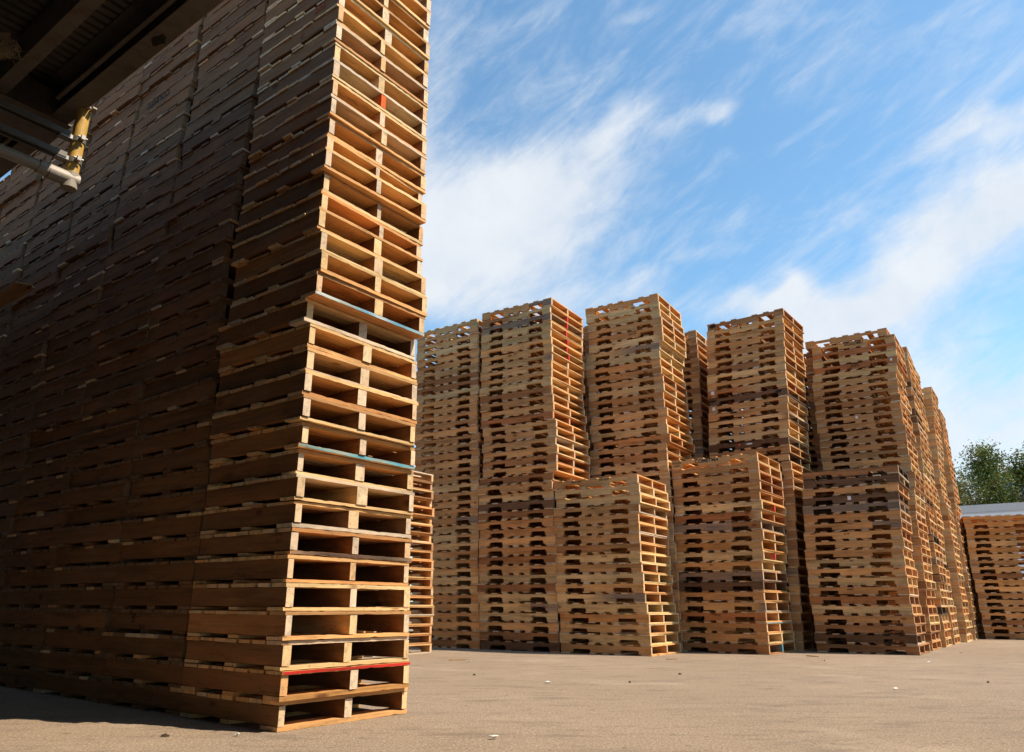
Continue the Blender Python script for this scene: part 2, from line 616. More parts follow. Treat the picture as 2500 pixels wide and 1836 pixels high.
# near-corner position along the row, by height, for the stacks of the dark row
FROW = {
    'F2': dict(s=[(0, -.9), (.6, -.91), (1, -.94), (1.2, -.95), (2, -1.02), (2.4, -1.07), (3.6, -1.08), (4, -1.04), (5, -1.05)], n=40, L=.88),
    'F3': dict(s=[(0, -1.79), (.7, -1.82), (1.5, -1.87), (2.3, -1.95), (2.8, -1.99), (5, -2.01)], n=40, L=.87),
    'F4': dict(s=[(0, -2.67), (.6, -2.70), (1.5, -2.75), (2.5, -2.85), (3.6, -2.94), (4.6, -2.92), (5, -2.90)], n=40, L=.88),
    'F5': dict(s=[(0, -3.58), (1, -3.62), (1.4, -3.66), (2.7, -3.78), (3.7, -3.88), (4.5, -3.86)], n=39, L=.93),
    'F6': dict(s=[(0, -4.55), (2, -4.7), (4, -4.87), (5, -4.88)], n=38, L=.92),
    'F7': dict(s=[(0, -5.5), (2, -5.65), (4, -5.83), (5, -5.84)], n=37, L=.92)}

# other stacks: X, Y of the near corner, yaw, pallet height, lean per level in cm (x, y), number of pallets
ST = {
    'C': (1.645, 9.49, -32.4, .1213, -.20, .11, 18), 'D': (3.193, 9.869, -36.5, .1272, .45, -.28, 20), 'E': (5.052, 9.932, -33.7, .1200, .46, -.20, 20),
    'B': (.610, 10.12, -32.5, .1222, -.14, .09, 40), 'A': (-.434, 10.835, -33.8, .1204, -.28, .01, 40), 'Ct': (2.265, 10.50, -32.8, .1278, -.18, .03, 40),
    'Dt': (3.957, 10.773, -36.9, .1231, .38, -.41, 40), 'Et': (5.800, 10.932, -34.6, .1177, .11, -.30, 40), 'S3': (6.519, 11.879, -33.6, .1190, .27, .01, 40),
    'S4': (7.126, 12.773, -33.9, .1191, .15, .06, 40), 'G': (7.860, 13.729, -34.4, .1150, .34, -.01, 40), 'S': (-1.563, 9.083, -35.5, .1115, -.36, .17, 20),
    'R1': (10.176, 14.654, -25.0, .1225, -.14, .10, 19), 'K1': (1.25, 11.42, -33.6, .1235, .1, .0, 40), 'K2': (3.00, 11.70, -33.0, .1250, .2, .2, 40),
    'K3': (4.96, 11.85, -33.0, .1232, .3, .2, 38), 'K4': (.15, 12.0, -33.6, .1215, 0, 0, 38), 'K5': (-.90, 12.72, -33.6, .1215, 0, 0, 39), 'G2': (8.70, 14.80, -34.4, .1200, .1, .0, 37), 'R2': (10.32, 15.72, -25.0, .1225, 0, 0, 18), 'R0': (9.15, 16.30, -25.0, .1225, 0, 0, 18)}
SHIFT = {
    'Ct': [(0, 0), (21, -.02), (22, .02), (26, .01), (30, -.02), (33, -.03), (34, .04), (36, .03), (40, .0)],  # extra offset along the long face, by level
    'B': [(0, 0), (5, -.02), (18, -.03), (19, .03), (24, .05), (25, .0), (40, 0)],
    'C': [(0, .03), (3, .02), (6, -.02), (9, -.03), (13, -.03), (15, .02), (18, -.03)],
    'D': [(0, 0), (1, .0), (3, -.02), (6, -.03), (12, -.01), (14, 0), (20, -.04)],
    'E': [(0, .03), (2, .02), (6, -.01), (10, -.03), (20, 0)],
    'Et': [(0, 0), (4, 0), (17, .02), (20, .05), (24, 0), (33, -.02), (35, .03), (38, .02), (39, -.06), (40, -.06)],
    'Dt': [(0, 0), (19, 0), (20, -.02), (30, 0), (40, 0)],
    'G': [(0, .04), (20, .0), (22, -.06), (40, 0)]}
MIXES = {
    'F': [('shade_umber', 1)],  # wood darkened evenly: the left row's shade is put into its colour
    'A': [('pale', 3), ('honey', 6), ('tan', 2)], 'B': [('pale', 3), ('honey', 5), ('tan', 3), ('brown', 1)], 'C': [('pale', 5), ('honey', 5), ('tan', 2)],
    'Ct': [('honey', 5), ('tan', 3), ('pale', 4)], 'D': [('honey', 4), ('tan', 3), ('red', 2), ('orange', 1)], 'Dt': [('honey', 4), ('tan', 3), ('brown', 1)],
    'E': [('honey', 5), ('pale', 3), ('tan', 3), ('brown', 1)], 'Et': [('honey', 5), ('pale', 3), ('tan', 3), ('red', 1)],
    'S3': [('honey', 5), ('pale', 2), ('tan', 2), ('orange', 1), ('dark', 1)], 'S4': [('honey', 5), ('pale', 2), ('dark', 1), ('red', 1)],
    'G': [('honey', 5), ('pale', 3)], 'S': [('honey', 5), ('tan', 3), ('brown', 1)], 'R1': [('orange', 3), ('tan', 3), ('red', 1), ('brown', 2)],
    'R0': [('brown', 1), ('tan', 1)], 'R2': [('tan', 2)], 'K': [('tan', 2), ('brown', 2), ('honey', 1)], 'G2': [('honey', 1)]}
FROMTOP = {  # tones of particular pallets counted from the top of their stack
    'Dt': {1: 'brown', 3: 'brown', 4: 'tan', 5: 'tan', 7: 'brown', 8: 'pale', 9: 'pale', 10: 'red', 11: 'dark', 12: 'brown', 13: 'honey', 14: 'dark', 15: 'honey', 16: 'pale', 17: 'dark', 18: 'tan', 19: 'dark'},
    'E': {1: 'black', 2: 'dark', 3: 'tan', 4: 'dark', 5: 'grey', 6: 'tan', 7: 'tan', 8: 'red', 14: 'tan', 15: 'brown', 17: 'brown', 19: 'dark', 20: 'brown'},
    'Et': {1: 'tan', 2: 'honey', 3: 'red', 4: 'pale', 5: 'red', 6: 'pale', 7: 'honey', 8: 'brown', 9: 'pale', 14: 'tan'},
    'D': {1: 'honey', 2: 'tan', 3: 'red', 4: 'red', 5: 'tan', 6: 'pale', 7: 'red', 8: 'grey', 9: 'honey', 10: 'orange', 11: 'pale', 12: 'pale', 13: 'grey', 14: 'dark', 15: 'tan', 17: 'red', 19: 'pale', 20: 'brown'},
    'R1': {1: 'orange', 2: 'orange', 3: 'orange', 4: 'orange', 5: 'grey', 6: 'orange', 7: 'honey', 8: 'tan', 9: 'honey', 10: 'brown'},
    'B': {2: 'tan', 3: 'grey', 12: 'brown', 15: 'red', 25: 'dark', 31: 'brown', 40: 'dark', 39: 'brown', 34: 'brown'},
    'C': {10: 'tan', 12: 'honey', 4: 'honey'},
    'S': {3: 'black'}, 'S3': {6: 'dark', 22: 'dark', 27: 'black', 36: 'black'}, 'S4': {5: 'dark', 17: 'dark', 30: 'dark'}}

F1TONE = {0: 'honey', 1: 'orange', 2: 'tan', 3: 'honey', 4: 'honey', 5: 'pale', 6: 'tan', 7: 'honey', 8: 'honey', 9: 'brown', 10: 'honey', 11: 'tan', 12: 'honey',
          13: 'honey', 14: 'honey', 15: 'brown', 16: 'tan', 17: 'honey', 18: 'brown', 19: 'pale', 20: 'orange', 21: 'tan', 22: 'tan', 23: 'orange', 24: 'tan', 28: 'honey', 29: 'orange'}

# which pallets show largest in the photograph: (stack, first level, last level), counted from the ground
INDIV = {'F1': set(range(35)), 'F2': set(range(36)), 'F3': set(range(34)) | {35, 36}, 'F4': set(range(25)) | {26, 27, 28, 30, 31, 33, 35}, 'F5': {18, 19, 21, 23, 29},
         'A': {21, 23}, 'B': set(range(40)), 'C': set(range(18)), 'D': set(range(20)), 'E': set(range(20)), 'Ct': set(range(20, 40)), 'Dt': set(range(22, 40)), 'Et': set(range(22, 40))}
INDIV_DEFAULT = False
PHRASE = {
    'F1': 'the tall foreground corner stack', 'F2': 'the second shaded stack from the foreground corner', 'F3': 'the third shaded stack from the foreground corner',
    'F4': 'the fourth shaded stack from the foreground corner', 'F5': 'the fifth shaded stack from the foreground corner',
    'A': 'the tall stack right beside the foreground corner', 'B': 'the tall stack beside the left-hand short stack',
    'C': 'the left-hand short front stack', 'Ct': 'the tall stack behind the left-hand short stack', 'D': 'the middle short front stack', 'Dt': 'the tall stack behind the middle short stack',
    'E': 'the right-hand short front stack', 'Et': 'the tall stack behind the right-hand short stack'}
TOPCOUNT = {'Ct', 'Dt', 'Et'}
pile = MB()
PALLETS = {}

RED, TEAL, BLUE, WHITE_ = (.55, .03, .02), (.12, .33, .36), (.16, .42, .58), (.62, .66, .64)
PAINT = {
    ('F1', 1): {'top': RED}, ('F1', 10): {'bottom': [(.30, .33, .27), (.22, .36, .36), (.36, .38, .30), (.10, .40, .50), (.30, .33, .27), (.12, .42, .52), (.25, .35, .33)]},
    ('F1', 16): {'bottom': [WHITE_, (.6, .64, .6), (.4, .45, .42), BLUE, (.55, .62, .6), BLUE, (.3, .55, .66), (.5, .6, .6)]},
    ('F1', 6): {'bottom': [(.35, .2, .12), (.10, .06, .045), (.16, .09, .06), (.10, .07, .05), (.25, .16, .1)]},
    ('F1', 27): {'centre': (.80, .13, .02)}, ('D', 14): {'centre': (.7, .1, .03)}, ('D', 9): {'centre': (.6, .1, .08)}, ('D', 0): {'centre': (.12, .28, .35)},
    ('D', 2): {'top': (.2, .33, .36)}}
for kk, tw, ty in ((0, .046, .0), (1, .05, .02), (2, .052, -.02), (3, .044, .01), (4, .044, .005), (5, .042, .0), (6, .042, .0), (7, .072, -.03), (8, .075, .02), (9, .066, .0), (10, .048, .0), (11, .05, -.01),
                   (12, .066, -.02), (13, .062, -.01), (14, .064, .0), (15, .064, -.005), (16, .066, .03), (17, .045, .0), (18, .066, .01), (19, .064, .03), (20, .036, .06), (21, .036, .02), (22, .034, .0), (23, .036, .0)):
    PAINT.setdefault(('F1', kk), {}).update(post=tw, py=ty)
for kk in range(33, 39):
    PAINT[('B', kk)] = {'centre': (.62, .05, .03)}
for kk in range(0, 20):
    PAINT.setdefault(('B', kk), {})['arch'] = 1


def place_pallet(stack, k, n, near, rz, L, W, h, style, flip=False, flat=0.0):
    rng = random.Random('%s-%d' % (stack, k))
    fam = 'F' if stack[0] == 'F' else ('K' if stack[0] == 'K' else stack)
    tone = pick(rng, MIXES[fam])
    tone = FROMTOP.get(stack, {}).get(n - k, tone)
    if stack == 'F1':
        tone = F1TONE.get(k, pick(rng, [('honey', 5), ('pale', 3), ('orange', 1), ('tan', 1)]))
    fine = stack == 'F1'
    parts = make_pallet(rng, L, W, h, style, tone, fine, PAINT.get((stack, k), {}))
    amp = .45 if style != 'notched' else .5
    rz = rz + R(rng.gauss(0, amp))
    ex = Vector((math.cos(rz), math.sin(rz), 0))
    ey = Vector((-ex.y, ex.x, 0))
    c = near - ex * (L / 2) + ey * (W / 2)
    if stack != 'F1':
        c = c + ex * rng.gauss(0, .007) + ey * rng.gauss(0, .006)
    indiv = (stack in INDIV and k in INDIV[stack]) or (INDIV_DEFAULT and stack in PHRASE)
    if indiv:
        root = empty('wooden_pallet', c, rz)
        if flip:
            root.location.z += h
            root.rotation_euler = (math.pi, 0, rz)
        if stack in TOPCOUNT:
            pos = 'topmost pallet' if k == n - 1 else ordinal(n - k) + ' pallet from the top'
        else:
            pos = 'lowest pallet' if k == 0 else ('topmost pallet' if k == n - 1 and stack not in ('F1', 'F2', 'F3', 'F4') else ordinal(k + 1) + ' pallet from the ground')
        extra = {('F1', 1): ', red painted board', ('F1', 10): ', teal-stained board', ('F1', 16): ', blue painted board', ('F1', 27): ', orange block end',
                 ('E', 19): ', blackened', ('E', 15): ', grey'}.get((stack, k), '')
        tag(root, '%s%s in %s' % (pos, extra, PHRASE[stack]), 'pallet', 'wooden pallets stacked in the yard')
        obs = [b.build(nm, WOOD, root) for nm, b in parts]
        PALLETS[(stack, k)] = (root, obs, h, L, W)
    else:
        M = Matrix.Translation(c) @ Matrix.Rotation(rz, 4, 'Z')
        for nm, b in parts:
            pile.merge(b.xform(M))


# the dark row at the left
F_W = .852
for k in range(40):
    s_, e_ = F1T[k]
    z = fz(k)
    near = FC + FEX * s_ + FEY * e_ + Vector((0, 0, z))
    place_pallet('F1', k, 40, near, R(FYAW), .835, F_W, fz(k + 1) - z - .0008, 'solid')
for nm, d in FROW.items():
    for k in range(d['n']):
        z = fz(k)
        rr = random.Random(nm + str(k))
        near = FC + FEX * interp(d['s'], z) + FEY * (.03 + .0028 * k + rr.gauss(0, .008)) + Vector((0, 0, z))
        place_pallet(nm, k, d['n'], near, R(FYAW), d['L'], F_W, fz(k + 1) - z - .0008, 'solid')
# the stacks across the yard
for nm, (X, Y, yaw, hp, lx, ly, n) in ST.items():
    ex = Vector((math.cos(R(yaw)), math.sin(R(yaw)), 0))
    bow = random.Random(nm)
    ph = bow.uniform(0, 6)
    for k in range(n):
        sh = interp(SHIFT[nm], k) if nm in SHIFT else .012 * math.sin(k * .35 + ph)
        near = Vector((X + lx * .01 * k, Y + ly * .01 * k, k * hp)) + ex * sh
        place_pallet(nm, k, n, near, R(yaw), 1.219, 1.016, hp - .0008, 'notched', flip=(nm == 'R1' and k == n - 1))
if pile.n:
    tag(pile.build('pallet_pile', WOOD), 'wooden pallets of the farther and hidden stacks', 'pallets', kind='stuff')

# ------------------------------------------------------------------ ground
def ground_material():
    mt, t, b = new_mat('yard_asphalt')
    g = t.n('ShaderNodeNewGeometry').outputs['Position']
    base = t.mix(t.rng(t.noise(g, .35, 5, .6), .3, .7), (.272, .193, .131, 1), (.355, .256, .177, 1))
    n1 = t.noise(g, 70, 4, .75)
    base = t.mix(t.rng(n1, .38, .66, 0, .85), base, (.13, .095, .062, 1))
    drag = t.noise(t.vmath('MULTIPLY', g, (.9, 3.2, 1)), 2.6, 6, .7)
    base = t.mix(t.rng(drag, .54, .66, 0, .6), base, (.14, .10, .068, 1))
    base = t.mix(t.rng(t.noise(g, .9, 5, .65), .55, .75, 0, .35), base, (.46, .36, .25, 1))
    n2 = t.noise(g, 110, 3, .7)
    base = t.mix(t.rng(n2, .57, .68, 0, .8), base, (.68, .57, .45, 1))
    st = t.noise(t.vmath('MULTIPLY', g, (1.0, 2.3, 1)), 1.8, 7, .72)
    base = t.mix(t.rng(st, .52, .66, 0, .62), base, (.15, .112, .08, 1))
    sp_ = t.noise(g, 14, 4, .6)
    base = t.mix(t.rng(sp_, .62, .70, 0, .7), base, (.12, .09, .065, 1))
    t.put(b.inputs['Base Color'], base)
    b.inputs['Roughness'].default_value = .9
    b.inputs['Specular IOR Level'].default_value = .15
    bp = t.n('ShaderNodeBump')
    bp.inputs['Strength'].default_value = .5
    bp.inputs['Distance'].default_value = .01
    t.put(bp.inputs['Height'], t.math('ADD', n1, t.math('MULTIPLY', t.noise(g, 30, 4, .6), 1.2)))
    t.put(b.inputs['Normal'], bp.outputs[0])
    return mt


rg = random.Random(5)
gm = MB()
gm.add([(-400, -400, 0), (400, -400, 0), (400, 400, 0), (-400, 400, 0)], [(0, 1, 2, 3)])
tag(gm.build('ground', ground_material()), kind='structure')

# ------------------------------------------------------------------ litter on the ground
SCRAPS = [((2186, 1684), .035, 'white', 'white paper scrap lying on the asphalt, nearest the lower right corner'),
          ((2269, 1618), .05, 'white', 'thin white scrap on the asphalt below the right-hand short stack'),
          ((2347, 1594), .035, 'white', 'tiny white scrap near the foot of the farthest tall stack'),
          ((1337, 1668), .06, 'white', 'flat white paper strip on the open asphalt below the left-hand short stack'),
          ((1142, 1616), .035, 'white', 'small white scrap by the foot of the tall stacks nearest the foreground corner'),
          ((1205, 1805), .05, 'white', 'pale scrap at the bottom edge right of the foreground corner stack'),
          ((577, 1799), .03, 'white', 'whitish chip on the sunlit ground before the shaded row')]
PALEM = plain('scrap_paper', (.55, .52, .47), .7)
for (p, sz, c, lb) in SCRAPS:
    q = at_z(*p)
    b = MB()
    n = 7
    pts = []
    for i in range(n):
        a = 2 * math.pi * i / n
        rr = sz * .5 * rg.uniform(.5, 1.15)
        pts.append((q.x + rr * math.cos(a) * 1.2, q.y + rr * math.sin(a) * .7, .004 + rg.uniform(0, .01)))
    top = [(x, y, z + .002) for x, y, z in pts]
    V = pts + top + [(q.x, q.y, .004), (q.x, q.y, .018)]
    Fs = [(i, (i + 1) % n, n + (i + 1) % n, n + i) for i in range(n)] + [(2 * n, (i + 1) % n, i, i) for i in range(n)] + [(2 * n + 1, n + i, n + (i + 1) % n, n + (i + 1) % n) for i in range(n)]
    b.add(V, Fs)
    tag(b.build('paper_scrap', PALEM), lb, 'litter', 'white scraps of litter on the ground')
CHIPS = [((1158, 1649), .02, 'dark chip on the asphalt right of the foreground corner stack'), ((1538, 1667), .018, 'dark chip on the asphalt below the left-hand short stack'),
         ((1660, 1647), .025, 'dark splinter on the asphalt between the two left short stacks'), ((2413, 1667), .02, 'dark chip on the asphalt at the far lower right'),
         ((403, 1799), .03, 'small wood chip on the sunlit ground before the shaded row'), ((2013, 1614), .02, 'small chip close before the right-hand short stack')]
for (p, sz, lb) in CHIPS:
    sz *= .6
    q = at_z(*p)
    b = MB()
    a = rg.uniform(0, 3)
    b.strip([-sz, 0, sz], 0.001, [.008, .014, .006], [-sz * .3, -sz * .4, -sz * .1], [sz * .3, sz * .35, sz * .1], 'x', (.09, .06, .04), rg)
    b.xform(Matrix.Translation(q) @ Matrix.Rotation(a, 4, 'Z'))
    tag(b.build('wood_chip', WOOD), lb, 'wood chip', 'dark wood chips on the ground')
# slats broken off and lying near the feet of the stacks
for (p, ln, az_, lb) in (((1120, 1612), .22, 20, 'thin broken slat lying left of the tall stacks by the foreground corner'),
                         ((1985, 1603), .16, -50, 'short broken slat by the left foot of the right-hand short stack'),
                         ((1640, 1610), .12, 10, 'small broken slat between the left-hand and middle short stacks')):
    q = at_z(*p)
    b = MB()
    b.strip([-ln / 2, 0, ln / 2], .002, [.010, .011, .007], [-.012, -.013, -.006], [.012, .013, .008], 'x', (.45, .27, .12), rg)
    b.xform(Matrix.Translation(q) @ Matrix.Rotation(R(az_), 4, 'Z'))
    tag(b.build('broken_slat', WOOD), lb, 'slat', 'broken slats on the ground')
# a thin crack in the asphalt
b = MB()
pth = [at_z(u, v) for u, v in ((1872, 1603), (1900, 1606), (1935, 1608), (1962, 1611), (2000, 1612), (2013, 1614))]
for i in range(len(pth) - 1):
    a, c = pth[i], pth[i + 1]
    d = (c - a).normalized() * .004
    nrm = Vector((-d.y, d.x, 0))
    b.add([tuple(a + nrm + Vector((0, 0, .004))), tuple(a - nrm + Vector((0, 0, .004))), tuple(c - nrm + Vector((0, 0, .004))), tuple(c + nrm + Vector((0, 0, .004)))], [(0, 1, 2, 3)])
tag(b.build('ground_crack', DARK), kind='structure')


# ------------------------------------------------------------------ writing, stickers and marks on pallets
def text_on(key, txt, size, xc, mat, zc=None, flipx=False, part=0, frame=False, rot=0.0):
    if key not in PALLETS:
        return
    root, obs, h, L, W = PALLETS[key]
    cu = bpy.data.curves.new('stencil_text', 'FONT')
    cu.body = txt
    cu.size = size
    cu.align_x = 'CENTER'
    cu.align_y = 'CENTER'
    cu.extrude = 0
    cu.offset = size * .02
    tmp = bpy.data.objects.new('tmp', cu)
    col.objects.link(tmp)
    bpy.context.view_layer.update()
    me = bpy.data.meshes.new_from_object(tmp.evaluated_get(bpy.context.evaluated_depsgraph_get()))
    bpy.data.objects.remove(tmp)
    o = bpy.data.objects.new('stencil_text', me)
    me.name = 'stencil_text'
    me.materials.clear()
    me.materials.append(mat)
    col.objects.link(o)
    ymin = min(v.co.y for v in obs[0].data.vertices)
    zc = h * .62 if zc is None else zc
    o.matrix_world = Matrix.Identity(4)
    o.parent = obs[0]
    o.location = (xc, ymin - .0035, zc)
    o.rotation_euler = (R(90), rot, 0)
    if flipx:
        o.rotation_euler = (R(90), math.pi, 0)
    return o


def top(stack, i):
    n = {'Ct': 40, 'Dt': 40, 'Et': 40, 'B': 40, 'C': 18, 'D': 20, 'E': 20, 'R1': 19}[stack]
    return (stack, n - i)


text_on(top('D', 1), 'COMETMA', .07, -.09, INKB)
text_on(top('D', 1), 'DIXON', .04, -.53, INK, zc=.082)
text_on(top('D', 1), 'U.S.A', .036, -.53, INK, zc=.044)
text_on(top('Dt', 2), '4', .06, -.05, INK)
text_on(top('Et', 2), 'XGGOMU', .062, .02, INK)
text_on(top('Et', 5), 'GATRIN', .03, .0, INK, zc=.085)
text_on(top('Et', 5), 'GEORGIA', .03, .0, INK, zc=.055)
text_on(top('Ct', 5), 'TRI-CITY INC', .024, .13, INK, zc=.09)
text_on(top('Ct', 5), '36-0021-8484', .024, .13, INK, zc=.062)
text_on(top('C', 1), 'BGN  BGN', .03, .14, INK, zc=.085)
text_on(top('C', 1), 'BGN  BGN', .03, -.26, INK, zc=.085)
text_on(('E', 12), '4-19', .035, -.06, INK)
text_on(('E', 6), 'GGEC', .03, -.08, INK)
text_on(('F3', 33), 'COUNTY', .085, -.1, INK, flipx=True)
text_on(('F1', 31), 'EXP', .06, .22, INKR, flipx=True)
text_on(('F1', 30), 'F', .06, .05, INKR, flipx=True)
text_on(('F2', 3), 'G1', .05, -.15, INK, rot=R(90))
for st_, k_ in (('A', 33), ('A', 27), ('A', 22), ('A', 14), ('A', 12), ('A', 9), ('B', 38), ('B', 33), ('B', 20), ('B', 16), ('B', 29), ('C', 14), ('C', 12), ('C', 11), ('C', 9), ('D', 3), ('D', 14), ('D', 8), ('E', 9), ('Ct', 30), ('Ct', 20)):
    rq = random.Random(st_ + str(k_))
    text_on((st_, k_), rq.choice(('HT', 'IPPC', 'HT KD')), .026, rq.uniform(-.12, .12), INK, zc=.08)


def sticker(key, xc, sz, mat=PAPER, zc=None, name='sticker', rough=False):
    if key not in PALLETS:
        return
    root, obs, h, L, W = PALLETS[key]
    ymin = min(v.co.y for v in obs[0].data.vertices)
    zc = h * .6 if zc is None else zc
    b = MB()
    if rough:
        rq = random.Random(str(key) + name)
        n = 14
        pts = [(xc + sz[0] * rq.uniform(.7, 1.15) * math.cos(2 * math.pi * i / n), zc + sz[1] * rq.uniform(.7, 1.15) * math.sin(2 * math.pi * i / n)) for i in range(n)]
        V = [(x, ymin - .003, z) for x, z in pts] + [(xc, ymin - .003, zc)]
        b.add(V, [(n, i, (i + 1) % n, (i + 1) % n) for i in range(n)])
    else:
        b.box(xc - sz[0], xc + sz[0], ymin - .004, ymin - .002, zc - sz[1], zc + sz[1])
    return b.build(name, mat, obs[0])


sticker(top('Dt', 10), -.53, (.026, .028))
sticker(top('Dt', 12), -.53, (.024, .028))
sticker(top('Et', 12), -.02, (.017, .021))
sticker(top('E', 4), .0, (.022, .026))
sticker(top('Et', 5), .52, (.02, .022), PAPER, None, 'label_patch', True)
SPLOT = plain('spray_black', (.018, .016, .015), .8)
sticker(top('Dt', 11), .48, (.05, .026), SPLOT, None, 'spray_mark', True)
sticker(top('Dt', 11), -.55, (.06, .02), SPLOT, None, 'spray_mark', True)
sticker(top('Dt', 1), -.52, (.06, .03), SPLOT, None, 'spray_mark', True)
sticker(top('Dt', 13), -.2, (.07, .016), SPLOT, .09, 'spray_mark', True)
sticker(top('Dt', 13), -.05, (.022, .02), INKO, .085, 'spray_mark', True)
sticker(top('Dt', 17), -.12, (.012, .028), INKO, None, 'spray_mark', True)
sticker(top('Dt', 17), .03, (.06, .016), INKW, None, 'spray_mark', True)

# ------------------------------------------------------------------ the canopy over the left side
def fp(s, g, z):
    q = FC + FEX * s + FEY * g
    return (q.x, q.y, z)


CM = Matrix.Translation(FC) @ Matrix.Rotation(R(FYAW), 4, 'Z')      # row coordinates: x along the row, y towards the stacks


def rowbox(b, x0, x1, y0, y1, z0, z1):
    b.box(x0, x1, y0, y1, z0, z1)


canopy = empty('canopy', fp(-4, -3, 3.8), 0)
tag(canopy, 'dark corrugated steel canopy over the shaded row of stacks, top left', 'canopy')
X0, X1, Y0, Y1 = -13.0, 9.0, -9.0, -.64  # reach beyond the view extended to block sky light on the left row


def cb(name, mat, boxes, smooth=False):
    b = MB()
    for q in boxes:
        b.box(*q)
    b.xform(canopy.matrix_basis.inverted() @ CM)
    return b.build(name, mat, canopy)


H = 3.8
cb('edge_beam', STEEL, [(X0, X1, -.76, Y1, H, H + .012), (X0, X1, -.655, Y1, H + .012, H + .30), (X0, X1, -.80, Y1 + .03, H + .30, H + .315)])
cb('conduit_rail', STEEL, [(X0, -2.06, -.80, -.775, H + .05, H + .075), (-1.94, X1, -.80, -.775, H + .05, H + .075)])
for yj in (-1.12, -2.0, -2.9, -3.8, -4.7, -5.6, -6.5):
    cb('joist', STEEL, [(X0, X1, yj, yj + .085, H + .002, H + .014), (X0, X1, yj - .0, yj + .012, H + .014, H + .24), (X0, X1, yj, yj + .085, H + .24, H + .25)])
cb('cross_beam', STEEL, [(-2.46, -2.08, Y0, -.62, H - .012, H - .0), (-2.46, -2.45, Y0, -.66, H, H + .2), (-2.09, -2.08, Y0, -.66, H, H + .2)])
cb('cross_beam', STEEL, [(-7.2, -6.85, Y0, -.62, H - .012, H - .0), (-7.2, -7.19, Y0, -.66, H, H + .2), (-6.86, -6.85, Y0, -.66, H, H + .2)])
# unseen roof and end wall, added to cut light on the left row
b = MB()
b.box(.2, 13, -14, 1.8, H + .43, H + .51)
b.box(.2, 13, 1.74, 1.8, H + .20, H + .429)
b.box(12.94, 13, -14, 1.739, 0.0, H + .429)
b.xform(canopy.matrix_basis.inverted())
b.build('added_wing', STEEL, canopy)
# corrugated deck: ribs run across the row
b = MB()
x = X0
zz = []
pitch = .075
pr = []
while x < X1:
    pr += [(x, 0), (x + .045, 0), (x + .052, .02), (x + .068, .02)]
    x += pitch
zd = H + .32
V, Fs = [], []
for i, (px, pz) in enumerate(pr):
    V += [(px, Y0, zd + pz), (px, Y1 + .03, zd + pz), (px, Y0, zd + pz + .004), (px, Y1 + .03, zd + pz + .004)]
for i in range(len(pr) - 1):
    a = 4 * i
    Fs += [(a, a + 4, a + 5, a + 1), (a + 2, a + 3, a + 7, a + 6)]
b.add(V, Fs)
b.xform(canopy.matrix_basis.inverted() @ CM)
b.build('roof_deck', DECKM, canopy)
cb('roof_covering', STEEL, [(X0, X1, Y0, Y1 + .035, zd + .03, zd + .09)])
# unseen walls and doors added behind the canopy to block sky light
WALLM = plain('added_wall', (.16, .13, .11), .8, 0, .1, 1.5)
wh = empty('added_building', fp(-2, -9.2, 0), R(FYAW))
tag(wh, 'dark unseen wall added behind the canopy to block sky light', 'building')
IW = wh.matrix_basis.inverted() @ CM
for nm_, bx_ in (('wall', (X0 - .3, X1, -9.3, -9.02, 0, 6.2)), ('wall', (X0 - .6, X0 - .3, -9.3, -1.2, 0, 6.2)), ('added_door', (-6, -2.5, -9.01, -8.95, 0, 3.2)), ('added_door', (1.5, 5, -9.01, -8.95, 0, 3.2))):
    b = MB()
    b.box(*bx_)
    b.xform(IW)
    b.build(nm_, WALLM if nm_ == 'wall' else DECKM, wh)
# rusted-through hole patch under the edge beam and a gusset plate with a hole
hp_ = at_z(389, 97, H)
hq = CM.inverted() @ hp_
b = MB()
rq = random.Random(3)
n = 12
pts = [(hq.x + .07 * rq.uniform(.7, 1.2) * math.cos(2 * math.pi * i / n), hq.y + .032 * rq.uniform(.6, 1.3) * math.sin(2 * math.pi * i / n), H - .002) for i in range(n)]
b.add(pts + [(hq.x, hq.y, H - .002)], [(n, (i + 1) % n, i, i) for i in range(n)])
b.xform(canopy.matrix_basis.inverted() @ CM)
b.build('rust_patch', DARK, canopy)
b = MB()
gq = [CM.inverted() @ at_z(u, v, H - .02) for u, v in ((-30, 78), (24, 80), (52, 123), (26, 121), (-30, 110))]
V = [(q.x, q.y, H - .02) for q in gq] + [(q.x, q.y, H - .012) for q in gq]
b.add(V, [(0, 1, 2, 2), (0, 2, 3, 3), (0, 3, 4, 4), (5, 7, 6, 6), (5, 8, 7, 7), (5, 9, 8, 8)] + [(i, (i + 1) % 5, 5 + (i + 1) % 5, 5 + i) for i in range(5)])
b.xform(canopy.matrix_basis.inverted() @ CM)
gp = b.build('gusset_plate', STEEL, canopy)
b = MB()
hc = CM.inverted() @ at_z(36, 92, H - .022)
b.tube((hc.x, hc.y, H - .0225), (hc.x, hc.y, H - .0205), .022, seg=14)
b.xform(canopy.matrix_basis.inverted() @ CM)
b.build('bolt_hole', DARK, gp)
# a ragged nest of straw tucked on the plate
b = MB()
nc = at_z(8, 122, H - .05)
rq = random.Random(8)
for i in range(260):
    p = nc + Vector((rq.gauss(0, .035), rq.gauss(0, .03), rq.gauss(0, .016)))
    d = Vector((rq.gauss(0, 1), rq.gauss(0, 1), rq.gauss(0, .6))).normalized() * rq.uniform(.012, .03)
    s_ = d.orthogonal().normalized() * .0016
    u_ = d.cross(s_).normalized() * .0016
    V = [p - d - s_, p - d + s_, p - d + u_, p + d - s_, p + d + s_, p + d + u_]
    b.add([tuple(q) for q in V], [(0, 1, 4, 3), (1, 2, 5, 4), (2, 0, 3, 5), (0, 2, 1, 1), (3, 4, 5, 5)])
tag(b.build('straw_nest', plain('straw', (.42, .34, .2), .8)), 'ragged straw nest stuck under the canopy at the left edge', 'nest')

